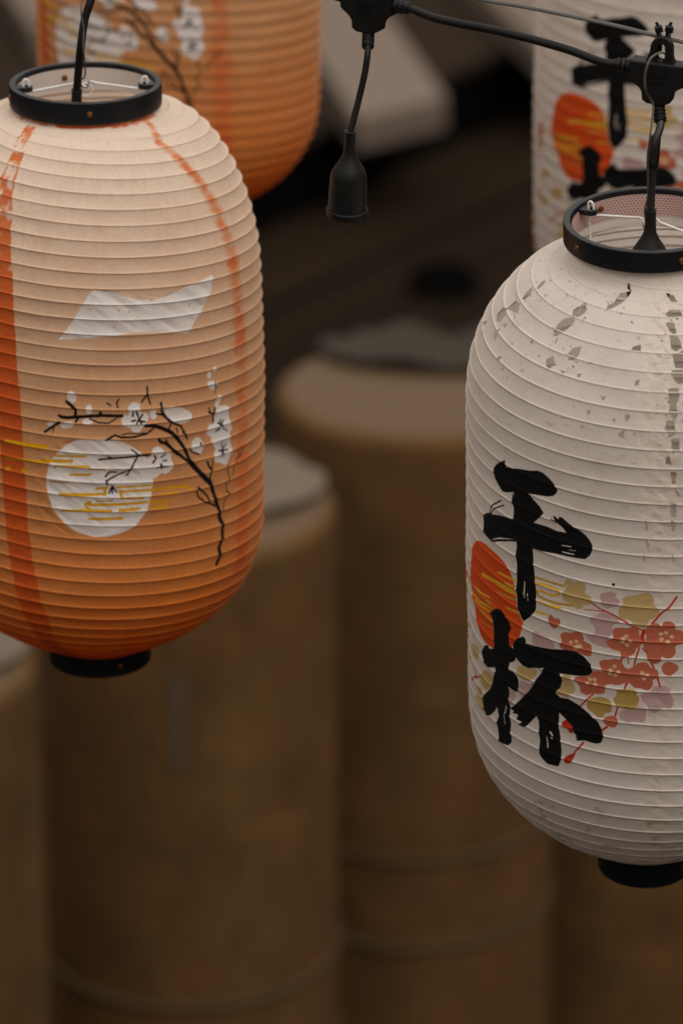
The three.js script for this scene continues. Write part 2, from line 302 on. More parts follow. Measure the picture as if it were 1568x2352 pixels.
const PAPER = [0.745, 0.672, 0.605];
const whiteMap = sheet(WHITE_MM, (th, mm, i, j) => {
  let k = 0.97 + 0.1 * (fbm(i / 70, j / 60, 5) - 0.5), c = PAPER;
  const seam = Math.abs(th + 1 - (mm < 60 ? (60 - mm) * 0.1 : 0)) < 5.5 + 0.6 * (vnoise(0, j / 14, 8) - 0.5); // the glued overlap, a little yellower
  if (seam) c = mixc(PAPER, [0.765, 0.68, 0.58], 0.8);
  const d = fbm(i / 34, j / 22, 21); // grey water stains toward the foot
  const stain = Math.max(0, d - 0.6) * (mm > 395 ? 2.2 : 0.35);
  return c.map((v, q) => v * k * (1 - stain * (0.8 + 0.2 * q)));
}, ({ g, X, Y, P, G, S, D, H }) => {
  const WH = PAPER, OR = [0.7, 0.085, 0.012], YE = [0.8, 0.44, 0.03], YD = [0.52, 0.29, 0.04], BE = [0.56, 0.395, 0.165], BD = [0.46, 0.31, 0.085], LI = [0.55, 0.36, 0.35], CO = [0.53, 0.145, 0.08], RD = [0.5, 0.035, 0.015], DO = [0.74, 0.5, 0.3], KK = [0.006, 0.006, 0.006];
  // abrasions and pin holes on the shoulder
  for (let k = 0; k < 300; k++) { const th = -900 + rnd() * 1800, mm = 18 + Math.pow(rnd(), 1.5) * 150; g.globalAlpha = 0.16 + rnd() * 0.3; const n = rnd() < 0.2 ? 3 : 1; for (let q = 0; q < n; q++) S([0.3, 0.25, 0.21], 0.25 + rnd() * 0.45, [th + q * 4, mm * 10 + q * 9, th + 6 + rnd() * 26, mm * 10 + rnd() * 10 + q * 9]); }
  for (let k = 0; k < 30; k++) { g.globalAlpha = 0.35; const th = 20 + rnd() * 110, mm = 430 + rnd() * 95; S([0.2, 0.12, 0.07], 0.7, [th, mm * 10, th + 8 + rnd() * 30, mm * 10 + 6]); }
  g.globalAlpha = 1;
  for (let k = 0; k < 150; k++) { // the painted flowers run on round the far side; they show through the tears
    const th = 560 + rnd() * 2300, mm = 2500 + rnd() * 1500, s = 45 + rnd() * 50, x = th > 1800 ? th - 3600 : th, pts = [];
    for (let i = 0; i < 10; i++) { const q = s * (i & 1 ? 0.62 : 1) * (0.85 + 0.3 * rnd()); pts.push(x + q * 0.47 * Math.cos(i * 0.628), mm + q * Math.sin(i * 0.628)); }
    if (x < -900 || x > 600) G([CO, BE, LI, CO, BD][k % 5], pts);
  }
  G(OR,[-615,2262,-571,2278,-541,2302,-522,2328,-507,2379,-496,2434,-487,2542,-479,2607,-463,2666,-457,2658,-464,2727,-474,2790,-491,2852,-515,2910,-564,2975,-612,3006,-661,3016,-701,2995,-738,2914,-764,2822,-798,2721,-798,2625,-784,2507,-767,2401,-740,2336,-712,2292,-666,2265]);
  S(YE,1.6,[-579,2400,-541,2394,-493,2391]);
  S(YE,2.6,[-678,2513,-616,2492,-561,2477,-491,2466]);
  S(YD,1.5,[-541,2445,-493,2432]);
  S(YE,2.1,[-587,2494,-541,2495,-494,2490]);
  S(YD,1.4,[-580,2550,-527,2540,-491,2531]);
  S(YE,1.5,[-797,2675,-734,2672,-676,2661,-635,2642]);
  S(YD,1.9,[-784,2705,-707,2695,-629,2680]);
  S(YE,1.9,[-786,2758,-700,2745,-611,2706]);
  S(YE,1.6,[-746,2780,-677,2765,-633,2749]);
  S(YD,1.3,[-752,2824,-685,2811]);
  S(YE,1.5,[-537,2629,-505,2622,-479,2618]);
  S(YE,1.3,[-858,2729,-824,2742]);
  S(YE,1.1,[-818,2802,-788,2835]);
  S(YD,1.5,[-409,2299,-378,2298,-306,2301]);
  S(YE,1.6,[-405,2337,-371,2330,-336,2336,-321,2348,-322,2374,-336,2389,-357,2394,-385,2387,-405,2398]);
  S(YD,1.8,[-403,2403,-396,2430,-371,2438,-329,2442,-275,2431]);
  S(YE,1.8,[-391,2469,-364,2473,-316,2470]);
  S(YE,1.5,[-404,2552,-385,2552,-364,2548]);
  S(YD,1.6,[-655,2705,-608,2701]);
  S(YD,1.8,[-735,2814,-656,2795,-609,2802]);
  S(YD,1.1,[-690,2886,-610,2859]);
  G(BE,[-485,3032,-438,3004,-412,2997,-406,3024,-421,3076,-447,3109,-474,3111,-486,3089]);
  G(BE,[-801,3180,-734,3129,-715,3165,-748,3243,-795,3256]);
  G(BE,[-682,3258,-636,3233,-619,3248,-637,3332,-667,3389,-710,3362]);
  G(BE,[-753,3453,-701,3410,-693,3442,-721,3490]);
  G(BE,[-760,3535,-702,3493,-685,3531,-681,3577,-722,3582]);
  G(BE,[-877,3056,-819,3039,-830,3095,-908,3161]);
  G(BE,[-910,3327,-823,3289,-851,3362,-912,3380]);
  G(LI,[-477,3145,-456,3124,-426,3136,-439,3187,-466,3257,-485,3225]);
  G(LI,[-529,3241,-504,3242,-499,3277,-510,3319,-505,3347,-530,3355]);
  S(RD,1.1,[-768,3306,-751,3377,-820,3491]);
  S(RD,1.0,[-764,3408,-704,3324]);
  G(BE,[-304,2283,-296,2251,-281,2247,-269,2255,-256,2246,-240,2247,-231,2271,-232,2293,-234,2321,-218,2337,-212,2362,-212,2391,-224,2408,-240,2416,-240,2433,-252,2449,-265,2448,-275,2424,-297,2414,-309,2392,-311,2357,-301,2331,-296,2314]);
  G(BE,[-115,2330,-102,2307,-82,2301,-58,2283,-38,2283,-26,2302,-19,2338,-23,2359,-6,2401,-4,2437,-17,2464,-35,2485,-37,2521,-49,2539,-78,2537,-90,2489,-119,2472,-128,2438,-125,2395,-114,2365]);
  G(BD,[-133,3014,-110,3002,-83,3002,-70,3019,-71,3041,-62,3070,-67,3107,-72,3144,-95,3161,-112,3149,-136,3125,-142,3089,-133,3051]);
  G(BD,[-228,3140,-215,3105,-185,3083,-160,3094,-150,3121,-148,3171,-154,3195,-172,3208,-172,3230,-191,3239,-209,3213,-225,3190]);
  G(BE,[-312,2984,-295,2963,-282,2971,-279,3002,-269,3034,-272,3087,-286,3108,-289,3136,-309,3136,-333,3117,-312,3042]);
  G(LI,[-185,2311,-167,2296,-149,2284,-134,2299,-137,2320,-125,2346,-128,2382,-143,2392,-161,2410,-179,2394,-182,2360]);
  G(LI,[-218,2499,-200,2479,-179,2447,-155,2451,-131,2481,-125,2509,-146,2534,-146,2591,-160,2631,-160,2702,-187,2696,-215,2677,-229,2639,-203,2608,-203,2558,-215,2534]);
  G(LI,[-417,2718,-402,2700,-384,2709,-359,2714,-343,2741,-341,2783,-380,2801,-418,2806]);
  G(LI,[-56,3033,-27,3010,-21,2981,-7,2974,14,2976,32,3000,32,3036,44,3082,41,3125,32,3149,9,3143,-12,3179,-30,3171,-39,3120,-55,3084]);
  G(LI,[-124,3188,-109,3163,-83,3159,-65,3128,-41,3149,-43,3215,-50,3252,-77,3247,-100,3257,-121,3231]);
  S(RD,1.0,[-212,2384,-188,2418,-146,2453,-107,2495,-87,2524,-52,2560]);
  S(RD,0.6,[-237,2443,-203,2437,-173,2438]);
  S(RD,1.3,[50,2316,29,2383,3,2430,-23,2500,-40,2549]);
  S(RD,2.5,[-49,2560,-55,2600,-53,2643]);
  S(RD,1.1,[-63,2686,-72,2751,-80,2824]);
  S(RD,1.1,[-117,2772,-119,2801]);
  S(RD,0.6,[-98,2761,-97,2812]);
  S(RD,1.1,[-53,2693,-43,2714,-25,2807,-10,2887,1,2982]);
  S(RD,1.3,[-95,2920,-108,2998]);
  S(RD,1.0,[-206,3065,-231,3126,-250,3179]);
  S(RD,1.1,[-129,3141,-139,3228]);
  S(RD,1.4,[-163,3304,-180,3338]);
  S(RD,1.1,[-239,3453,-257,3506,-271,3546]);
  G(CO,[-317,2675,-304,2646,-278,2636,-265,2619,-246,2621,-238,2650,-237,2678,-215,2698,-211,2740,-215,2781,-234,2785,-272,2773,-311,2772,-319,2748,-311,2714]);
  G(CO,[-144,2562,-125,2544,-101,2544,-81,2531,-65,2558,-63,2593,-54,2635,-60,2672,-72,2694,-78,2730,-95,2754,-116,2771,-123,2723,-145,2713,-163,2682,-163,2646,-144,2627]);
  G(CO,[-37,2521,-23,2503,-5,2507,3,2526,12,2494,33,2497,47,2527,47,2556,68,2574,74,2653,48,2677,48,2727,37,2761,19,2766,4,2751,3,2787,-16,2807,-37,2778,-43,2707,-53,2664,-43,2614,-46,2564]);
  G(CO,[-187,2833,-178,2801,-157,2792,-139,2780,-122,2787,-113,2821,-98,2848,-77,2824,-69,2805,-51,2793,-37,2804,-29,2832,-10,2851,-4,2887,-10,2916,-22,2930,-21,2967,-36,3007,-59,2993,-77,2991,-95,2956,-107,2958,-124,2976,-148,2974,-166,2928]);
  G(CO,[-269,2983,-256,2955,-221,2936,-209,2895,-184,2890,-166,2906,-145,2908,-136,2964,-166,2986,-171,3046,-188,3062,-209,3066,-228,3085,-247,3071,-253,3026]);
  G(CO,[6,2823,19,2795,37,2801,55,2829,56,2858,43,2885,31,2898,14,2885,6,2852]);
  G(CO,[-175,3252,-163,3227,-145,3215,-130,3240,-130,3277,-142,3305,-160,3299,-172,3281]);
  G(CO,[-358,2556,-350,2541,-336,2560,-324,2551,-316,2573,-324,2614,-339,2637,-351,2623,-358,2592]);
  G(RD,[-313,3337,-299,3311,-283,3320,-270,3350,-270,3387,-286,3403,-293,3377,-310,3364]);
  G(RD,[-280,3562,-267,3547,-273,3588,-283,3631,-300,3644,-306,3614,-293,3580]);
  D(DO,1.5,[-280,2707,-262,2693,-249,2720,-265,2740,-257,2727,-103,2604,-113,2620,-91,2639,-101,2671,-114,2646,2,2586,18,2577,35,2609,4,2624,23,2640,-139,2838,-151,2866,-127,2875,-154,2896,-137,2904,-54,2873,-39,2890,-49,2920,-218,2960,-203,2957,-225,2992,-200,2992]);
  D(KK,.9,[-143,2228,-144,2232]);
  P(KK,[-541,1543,-537,1565,-536,1589,-504,1571,-470,1553,-430,1538,-399,1518,-379,1523,-357,1548,-340,1577,-328,1610,-332,1638,-344,1665,-364,1679,-400,1690,-431,1700,-440,1703,-500,1740,-537,1772,-556,1780,-566,1771,-598,1722,-602,1654,-592,1622,-571,1586]);
  P(KK,[-498,1733,-500,1756,-505,1791,-508,1825,-500,1850,-501,1946,-421,1911,-390,1842,-378,1808,-393,1771,-415,1740,-440,1698]);
  S(KK,0.6,[-506,1761,-507,1821]);
  P(KK,[-672,2066,-647,2024,-622,2001,-613,2003,-572,1973,-523,1948,-501,1941,-421,1907,-364,1903,-330,1915,-295,1911,-307,1878,-330,1845,-351,1834,-333,1842,-342,1813,-337,1809,-323,1826,-321,1807,-310,1807,-287,1838,-252,1871,-233,1898,-221,1928,-212,1960,-210,1991,-218,2035,-233,2069,-271,2074,-330,2075,-382,2085,-419,2089,-487,2073,-571,2131,-604,2171,-608,2198,-633,2193,-661,2184,-666,2168,-670,2093]);
  P(KK,[-487,2058,-419,2078,-419,2120,-416,2203,-413,2286,-408,2353,-405,2437,-407,2531,-411,2555,-430,2609,-456,2660,-464,2650,-479,2593,-483,2546,-487,2449,-483,2338,-484,2268,-488,2186,-485,2127]);
  S(KK,0.9,[-628,2010,-619,1952,-599,1912,-564,1855]);
  S(KK,0.8,[-619,1998,-599,1944,-549,1878]);
  S(KK,1.4,[-607,2191,-571,2154,-487,2084]);
  S(WH,0.9,[-452,2362,-453,2482]);
  S(WH,0.6,[-439,2440,-438,2496]);
  S(WH,0.8,[-311,2006,-280,2000]);
  S(WH,0.5,[-287,2028,-264,2024]);
  S(WH,0.9,[-310,2054,-271,2053]);
  P(KK,[-589,2685,-566,2673,-539,2692,-521,2728,-513,2768,-522,2800,-525,2859,-523,2913,-510,2909,-501,2917,-493,2974,-502,3006,-524,3036,-529,3099,-508,3092,-491,3109,-484,3143,-486,3217,-492,3235,-509,3234,-535,3229,-530,3273,-533,3341,-525,3382,-527,3457,-521,3508,-524,3576,-519,3612,-522,3657,-538,3691,-584,3702,-591,3627,-597,3575,-584,3513,-590,3462,-593,3441,-612,3501,-639,3559,-669,3592,-685,3548,-698,3488,-684,3457,-637,3353,-623,3301,-616,3237,-596,3168,-602,3145,-635,3180,-665,3191,-680,3167,-696,3127,-661,3037,-643,3021,-633,3039,-606,3008,-599,2961,-605,2878,-603,2812,-618,2771,-631,2761,-608,2717]);
  P(KK,[-458,2781,-449,2794,-447,2824,-411,2817,-352,2800,-296,2775,-264,2771,-237,2798,-216,2845,-211,2899,-220,2930,-237,2942,-268,2951,-322,2962,-317,2981,-312,3018,-319,3070,-338,3122,-319,3151,-290,3146,-262,3168,-227,3216,-193,3275,-183,3319,-175,3381,-183,3432,-197,3445,-214,3443,-234,3435,-264,3449,-260,3432,-266,3426,-262,3412,-271,3397,-269,3384,-278,3364,-274,3358,-276,3343,-301,3301,-324,3264,-326,3387,-320,3448,-316,3559,-317,3624,-328,3685,-367,3691,-387,3664,-397,3639,-394,3523,-398,3469,-398,3388,-404,3352,-409,3348,-427,3399,-449,3457,-463,3479,-484,3479,-467,3444,-493,3446,-486,3403,-513,3415,-505,3396,-525,3391,-505,3356,-476,3281,-439,3187,-422,3132,-428,3117,-417,3117,-409,3074,-388,3011,-376,2956,-412,2981,-438,3004,-464,3006,-482,2981,-496,2953,-504,2896,-500,2861,-481,2812]);
  S(WH,0.8,[-546,3394,-550,3463]);
  S(WH,0.7,[-558,3471,-551,3538]);
  S(WH,1.1,[-368,3480,-366,3519,-365,3563]);
  S(WH,1.4,[-356,3439,-348,3458]);
  S(WH,1.0,[-350,3476,-347,3481]);
  H(0,[-227,178,-163,155,-182,242,-224,310,-252,351,-256,297,-235,269]);
  H(0,[-382,329,-356,377,-369,429,-401,452,-415,400,-397,362]);
  H(0,[-401,464,-383,479,-404,552,-428,595,-447,607,-450,535,-437,485]);
  H(0,[-748,314,-715,341,-705,390,-724,390,-741,356]);
  H(0,[-757,409,-730,438,-718,502,-745,504,-759,474]);
  H(0,[-782,560,-733,546,-704,598,-761,619,-785,626]);
  H(0,[-781,636,-770,676,-772,726,-801,740,-829,715,-823,660]);
  H(0,[-721,696,-712,724,-740,729]);
  H(0,[-742,754,-725,803,-737,840,-756,817]);
  H(0,[-899,830,-875,867,-921,875]);
  H(0,[-311,630,-311,681,-321,724,-342,727,-350,690,-341,656]);
  H(0,[-407,741,-394,785,-406,821,-426,801,-429,762]);
  H(0,[-528,682,-520,714,-535,707]);
  H(0,[-73,570,-74,624,-109,612,-99,586]);
  H(0,[72,166,111,185,117,252,88,247]);
  H(0,[41,358,68,323,112,330,117,385,60,382]);
  H(0,[40,419,69,427,76,491,56,499,41,445]);
  H(0,[48,518,78,532,88,593,65,620,49,598]);
  H(0,[52,648,92,633,101,733,58,726]);
  H(0,[41,748,79,748,79,824,59,831,45,791]);
  H(0,[27,865,57,864,60,916,49,953,30,946]);
  H(0,[30,960,49,971,52,1029,42,1056,26,1016]);
  H(0,[16,1072,40,1070,42,1152,27,1170,14,1130]);
  H(0,[31,1190,54,1193,54,1262,35,1280]);
  H(0,[15,1298,26,1309,26,1355,13,1349]);
  H(0,[-662,910,-647,888,-643,932]);
  H(0,[-240,1031,-226,1022,-234,1058]);
  H(0,[-114,1032,-100,1031,-103,1062,-111,1063]);
  H(0,[-85,817,-73,802,-76,835,-85,836]);
  H(0,[-196,928,-182,920,-189,947]);
  H(0,[-293,812,-280,803,-287,830]);
  H(0,[-429,627,-420,618,-421,650]);
  H(0,[-133,1155,-115,1133,-119,1173,-130,1174]);
  H(0,[-194,97,-178,100,-167,138,-189,130]);
  H(0,[-1002,201,-930,24,-918,35]);
  H(0,[-1002,331,-1002,272,-1002,319]);
  H(0,[-360,814,-339,810,-349,824]);
  H(0,[-267,726,-248,718,-255,732]);
  H(0,[-345,431,-336,433,-349,466]);
  H(0,[28,1412,44,1419,42,1486,33,1490]);
  H(0,[28,1635,45,1643,43,1728,31,1720]);
  H(0,[42,1525,62,1595,47,1576]);
  H(0,[-47,1745,-38,1824,-47,1818]);
  H(0,[31,1766,44,1773,41,1835,33,1828]);
  H(0,[-46,1869,-36,1937,-44,1943]);
  H(0,[-53,2000,-46,2040,-53,2051]);
  H(0,[34,1998,42,2045,35,2055]);
  for (let k = 0; k < 46; k++) { const th = -820 + rnd() * 980, mm = 150 + rnd() * 1150, w = 3 + rnd() * 9, h = 5 + rnd() * 14; if (rnd() < 0.75) H(0, [th, mm, th + w, mm + 1, th + w * 0.6, mm + h]); }
}, 0.03);

// ---------------------------------------------------------------- relief of the paper: wrinkles at the glued seam, creases on the paint
const knots = (k, x) => { for (let i = 1; i < k.length; i++) if (x < k[i][0]) return x < k[0][0] ? null : k[i - 1][1] + (k[i][1] - k[i - 1][1]) * (x - k[i - 1][0]) / (k[i][0] - k[i - 1][0]); return null; };
const inPatch = (th, mm) => { const a = knots([[-7, 168], [5, 132], [27, 143], [49, 134]], th), b = knots([[-7, 168], [5, 165], [24, 165], [37, 171], [45, 151], [49, 136]], th); return a !== null && mm > a && mm < b; };
const creaseOrange = dataTex(1024, 640, (u, v) => {
  const th = (u - 0.5) * 360, mm = (1 - v) * ORANGE_MM;
  const inMoon = ((th - 1) / 18) ** 2 + ((mm - 278) / 37) ** 2 < 1 || inPatch(th, mm), red = th > -30 && th < -14 && mm > 60;
  const h = 0.5 + 0.1 * (fbm(u * 90, v * 60, 2) - 0.5) + (inMoon ? 1 * (fbm(u * 80 + v * 64, v * 16 - u * 8, 41, 2) - 0.5) : 0) + (red ? 0.3 * (fbm(u * 140, v * 110, 44) - 0.5) : 0);
  return [h * 255, h * 255, h * 255];
});
const creaseWhite = dataTex(1024, 688, (u, v) => {
  const th = (u - 0.5) * 360, mm = (1 - v) * WHITE_MM, s = Math.max(0, 1 - Math.abs(th + 0.5 - (mm < 60 ? (60 - mm) * 0.1 : 0)) / 7.5) ** 0.5 * (mm < 200 ? 1 : 0.55);
  const h = 0.5 + 0.1 * (fbm(u * 90, v * 60, 2) - 0.5) + s * 0.9 * (fbm(u * 110 + v * 20, v * 85, 51, 3) - 0.5) + 0.22 * (fbm(u * 24, v * 26, 57) - 0.5);
  return [h * 255, h * 255, h * 255];
});
const paper = (map, bump) => new THREE.MeshPhysicalMaterial({ map, alphaTest: 0.5, roughness: 1, transmission: 0.4, thickness: 0, specularIntensity: 0.15, bumpMap: bump, bumpScale: 0.0022, side: THREE.DoubleSide });
const orangePaper = paper(orangeMap, creaseOrange), whitePaper = paper(whiteMap, creaseWhite);
const mesh = dataTex(256, 64, (u, v) => { const x = u * 32, y = v * 8, o = Math.floor(y) & 1 ? 0.5 : 0, d = Math.abs(((x + o) % 1) - 0.5) + Math.abs((y % 1) - 0.5); const k = d > 0.42 ? 1 : 0.72; return [196 * k, 160 * k, 150 * k]; }, true);
mesh.repeat.set(4, 1);
const liningPink = new THREE.MeshStandardMaterial({ map: mesh, roughness: 0.85, side: THREE.DoubleSide }), liningPlain = std([0.52, 0.45, 0.4], 0.85, { side: THREE.DoubleSide });

// ---------------------------------------------------------------- the lantern body
function profile(mm, half) { // a smooth curve through the rows, with its arc length
  const c = new THREE.SplineCurve(mm.map(([r, y]) => new THREE.Vector2(r / 1000, y / 1000 + half))), N = 900, p = c.getPoints(N), s = [0];
  for (let i = 1; i <= N; i++) s.push(s[i - 1] + p[i].distanceTo(p[i - 1]));
  const arc = s[N];
  return { arc, get(x) { x = Math.min(arc, Math.max(0, x)); let lo = 0, hi = N; while (hi - lo > 1) { const m = (lo + hi) >> 1; if (s[m] > x) hi = m; else lo = m; } const t = (x - s[lo]) / (s[hi] - s[lo] || 1), r = p[lo].x + (p[hi].x - p[lo].x) * t, y = p[lo].y + (p[hi].y - p[lo].y) * t, dr = p[hi].x - p[lo].x, dy = p[hi].y - p[lo].y, l = Math.hypot(dr, dy); return [r, y, -dy / l, dr / l]; } };
}
function shade(pf, pitch, starts, sag, k0) { // paper stretched over the helical ribs: it sags inward between them
  const ts = [0, 0.025, 0.05, 0.08, 0.12, 0.2, 0.34, 0.5, 0.66, 0.8, 0.88, 0.92, 0.95, 0.975], NT = 288, turns = Math.ceil(pf.arc / pitch) + starts + 1, pos = [], uv = [], idx = [];
  const rows = turns * ts.length + 1;
  for (let q = 0; q < rows; q++) for (let i = 0; i <= NT; i++) {
    const th = (i / NT - 0.5) * 2 * Math.PI, k = Math.floor(q / ts.length), t = ts[q % ts.length], s = Math.min(pf.arc, Math.max(0, (k - Math.ceil(starts / 2) - 1 + t + starts * th / (2 * Math.PI)) * pitch));
    const [r, y, nr, ny] = pf.get(s), end = Math.min(1, s / 0.012, (pf.arc - s) / 0.03), w = 0.45 + 1.1 * vnoise(Math.cos(th) * 3 + 9 + k * 3.1, Math.sin(th) * 3 + 9, k0 + 3);
    const bump = 0.00052 * Math.exp(-((Math.min(t, 1 - t) * pitch / 0.00055) ** 2)), big = 0.0011 * (fbm(Math.cos(th) * 2 + 7, s * 26 + Math.sin(th) * 2, k0) - 0.5);
    const o = (-sag * w * 4 * t * (1 - t) + bump + big) * end;
    pos.push((r + nr * o) * Math.sin(th), y + ny * o, (r + nr * o) * Math.cos(th)); uv.push(i / NT, 1 - s / pf.arc);
  }
  for (let q = 0; q + 1 < rows; q++) for (let i = 0; i < NT; i++) { const a = q * (NT + 1) + i, b = a + NT + 1; if (uv[2 * a + 1] === uv[2 * b + 1] && uv[2 * a + 3] === uv[2 * b + 3]) continue; idx.push(a, b, a + 1, a + 1, b, b + 1); }
  const g = new THREE.BufferGeometry(); g.setAttribute('position', new THREE.Float32BufferAttribute(pos, 3)); g.setAttribute('uv', new THREE.Float32BufferAttribute(uv, 2)); g.setIndex(idx); g.computeVertexNormals();
  const n = g.attributes.normal; // one smooth sheet across the seam at the back
  for (let q = 0; q < rows; q++) { const a = q * (NT + 1), b = a + NT - 0; void b; if (q + starts * ts.length < rows) { const c = (q + starts * ts.length) * (NT + 1), x = n.getX(a + NT) + n.getX(c), y = n.getY(a + NT) + n.getY(c), z = n.getZ(a + NT) + n.getZ(c), l = Math.hypot(x, y, z) || 1; n.setXYZ(a + NT, x / l, y / l, z / l); n.setXYZ(c, x / l, y / l, z / l); } }
  return g;
}
function ring(ro, ri, y0, y1, bev = 0.0009) { return lathe([[ri, y0], [ro - bev, y0], [ro - 0.3 * bev, y0 + 0.3 * bev], [ro, y0 + bev], [ro, y1 - bev], [ro - 0.3 * bev, y1 - 0.3 * bev], [ro - bev, y1], [ri + bev, y1], [ri, y1 - bev], [ri, y0]].map((p) => p), 128); }
function rivet(r, y, th, size = 0.0021) {
  const g = lathe([[0, 0.0011], [size * 0.45, 0.001], [size * 0.55, 0.0006], [size * 0.85, 0.0009], [size, 0.0004], [size, -0.0006]], 20);
  g.rotateX(Math.PI / 2); g.rotateY(th); return g.translate(r * Math.sin(th), y, r * Math.cos(th));
}
function makeLantern(o) {
  const t = thing('paper_lantern', o.pos, o.label, 'lantern', null), pf = profile(o.rows, o.H / 2);
  part('shade', shade(pf, o.pitch, o.starts, o.sag, o.k), o.paper, t);
  for (let k = 0; k < o.starts; k++) { // the wire ribs that wind up inside the paper
    const pts = [], off = (k + 0.5) / o.starts; void off;
    for (let a = -0.5; ; a += 1 / 40) { const s = (k + o.starts * a) * o.pitch; if (s > pf.arc - 0.006) break; if (s < 0.012) continue; const [r, y, nr, ny] = pf.get(s), th = a * 2 * Math.PI, q = r - nr * 0.0009; pts.push(V(q * Math.sin(th), y - ny * 0.0009, q * Math.cos(th))); }
    part('rib', tube(pts, 0.00055, pts.length * 1, 5), ribMat, t);
  }
  const top = part('top_ring', ring(o.ro, o.ro - 0.0049, o.H - o.ringH, o.H), blackPlastic, t);
  for (const [th, dy] of o.rivets) part('rivet', rivet(o.ro, o.H - o.ringH * 0.5 + dy, th), brass, top);
  for (const th of o.innerRivets) part('rivet', rivet(o.ro - 0.0062, o.H - o.ringH * 0.62, th + Math.PI).translate(2 * (o.ro - 0.0062) * Math.sin(th), 0, 2 * (o.ro - 0.0062) * Math.cos(th)), brass, top);
  const ri = o.ro - 0.0056, lin = new THREE.CylinderGeometry(ri, ri, o.ringH, 96, 1, true).translate(0, o.H - o.ringH / 2 - 0.0035, 0);
  part('lining', lin, o.lining, t);
  const bot = part('bottom_ring', ring(o.rb, o.rb - 0.004, 0, o.botH), blackPlastic, t);
  part('rivet', rivet(o.rb, o.botH * 0.5, o.botRivet, 0.002), brass, bot);
  const hy = o.H - 0.0025, rt = ri - 0.0055, wires = [], loopY = o.H - 0.0015;
  for (const s of [0, 1]) { // an eyelet on either side of the ring takes the carrying wire
    const th = o.wireTurn + s * Math.PI, sh = new THREE.Shape(); sh.moveTo(-0.0042, -0.007); sh.lineTo(0.0042, -0.007); sh.lineTo(0.0042, 0.001); sh.absarc(0, 0.001, 0.0042, 0, Math.PI); sh.lineTo(-0.0042, -0.007);
    const h = new THREE.Path(); h.absellipse(0, 0.0005, 0.0026, 0.0026, 0, Math.PI * 2, true); sh.holes.push(h);
    const g = new THREE.ExtrudeGeometry(sh, { depth: 0.0028, bevelEnabled: true, bevelSize: 0.0004, bevelThickness: 0.0004, bevelSegments: 2, curveSegments: 14 });
    g.rotateX(-Math.PI / 2); g.rotateY(th); part('eyelet', g.translate(rt * Math.sin(th), hy - 0.0028, rt * Math.cos(th)), blackPlastic, top);
    const P = (r, y, q = 0) => V(r * Math.sin(th) + q * Math.cos(th), y, r * Math.cos(th) - q * Math.sin(th));
    const hook = [P(rt - 0.001, hy - 0.026, 0.0005), P(rt, hy - 0.012), P(rt + 0.001, hy + 0.0022), P(rt + 0.0008, hy + 0.0042), P(rt - 0.0008, hy + 0.0054), P(rt - 0.0024, hy + 0.0042), P(rt - 0.003, hy + 0.002), P(rt - 0.0036, hy - 0.0018), P(rt - 0.0052, hy - 0.0034)], end = P(0.0075, loopY + 0.0005);
    for (const f of [0.1, 0.35, 0.7, 0.97, 1]) hook.push(hook[8].clone().lerp(end, f));
    hook.push(P(0.004, loopY + 0.001, 0.0022), P(0, loopY - 0.0015, 0.004));
    wires.push(tube(hook, 0.00085, 110, 8));
  }
  const hoop = new THREE.TorusGeometry(0.0048, 0.0006, 8, 28); hoop.rotateY(o.wireTurn + Math.PI / 2).translate(0, loopY - 0.0042, 0);
  wires.push(hoop);
  part('carrying_wire', wires, whiteWire, t);
  return t;
}
const LROWS = [[50,210],[52.5,202.7],[73.3,197.1],[89.6,183],[101.8,165.1],[110.5,145.2],[116.6,124.4],[120.6,103.1],[121.8,81.5],[122.3,59.8],[122.9,38.1],[123.4,16.4],[123.6,-5.3],[123.4,-27],[123.1,-48.7],[122.7,-70.4],[122.5,-92.1],[121.7,-113.8],[117,-134.9],[107.3,-154.3],[93.3,-170.8],[76.2,-184],[57.5,-195],[37,-206.5]], RROWS = [[52.5,234],[54.9,221.2],[76.4,212.7],[93.8,197],[107.5,177.9],[116.6,156.3],[120.8,133.3],[121.6,109.8],[121.8,86.3],[122.1,62.8],[122.5,39.3],[122.8,15.8],[122.9,-7.7],[122.8,-31.2],[122.6,-54.7],[122.6,-78.2],[122.6,-101.7],[121.5,-125.1],[116,-148],[105.2,-168.7],[90.5,-187],[73,-201.5],[53.5,-214.8],[32,-229]];
const orangeTop = at(195, 188, 2.727), orangeFoot = at(231, 1510, 2.897), OH = orangeTop.distanceTo(orangeFoot);
const orange = makeLantern({ label: 'orange dip-dyed paper lantern with white moon and plum branch, sharp, lower left', pos: orangeFoot, rows: LROWS, H: OH, pitch: 0.0109, starts: 5, sag: 0.0008, k: 100, paper: orangePaper, ro: 0.0535, ringH: 0.016, rb: 0.0378, botH: 0.0165, rivets: [[0.115, 0], [-1.35, 0]], innerRivets: [Math.PI + 0.38], botRivet: 0.46, wireTurn: -1.48, lining: liningPlain });

const whiteTop = at(1490, 502, 2.54), whiteFoot = at(1480, 1983, 2.765), WHH = whiteTop.distanceTo(whiteFoot);
const white = makeLantern({ label: 'torn white paper lantern with black characters and sun, sharp, lower right', pos: whiteFoot, rows: RROWS, H: WHH, pitch: 0.0126, starts: 4, sag: 0.00042, k: 200, paper: whitePaper, ro: 0.0562, ringH: 0.015, rb: 0.0335, botH: 0.0195, rivets: [[-1.05, 0], [0.31, 0], [1.6, 0]], innerRivets: [Math.PI + 0.62], botRivet: 0.84, wireTurn: -2.16, lining: liningPink });
const lean = (o, ax, turn = 0) => { const y = ax.normalize(), x = V(1, 0, 0).addScaledVector(y, -y.x).normalize(); o.quaternion.setFromRotationMatrix(new THREE.Matrix4().makeBasis(x, y, x.clone().cross(y))); o.rotateY(turn); };
lean(white, whiteTop.clone().sub(whiteFoot));

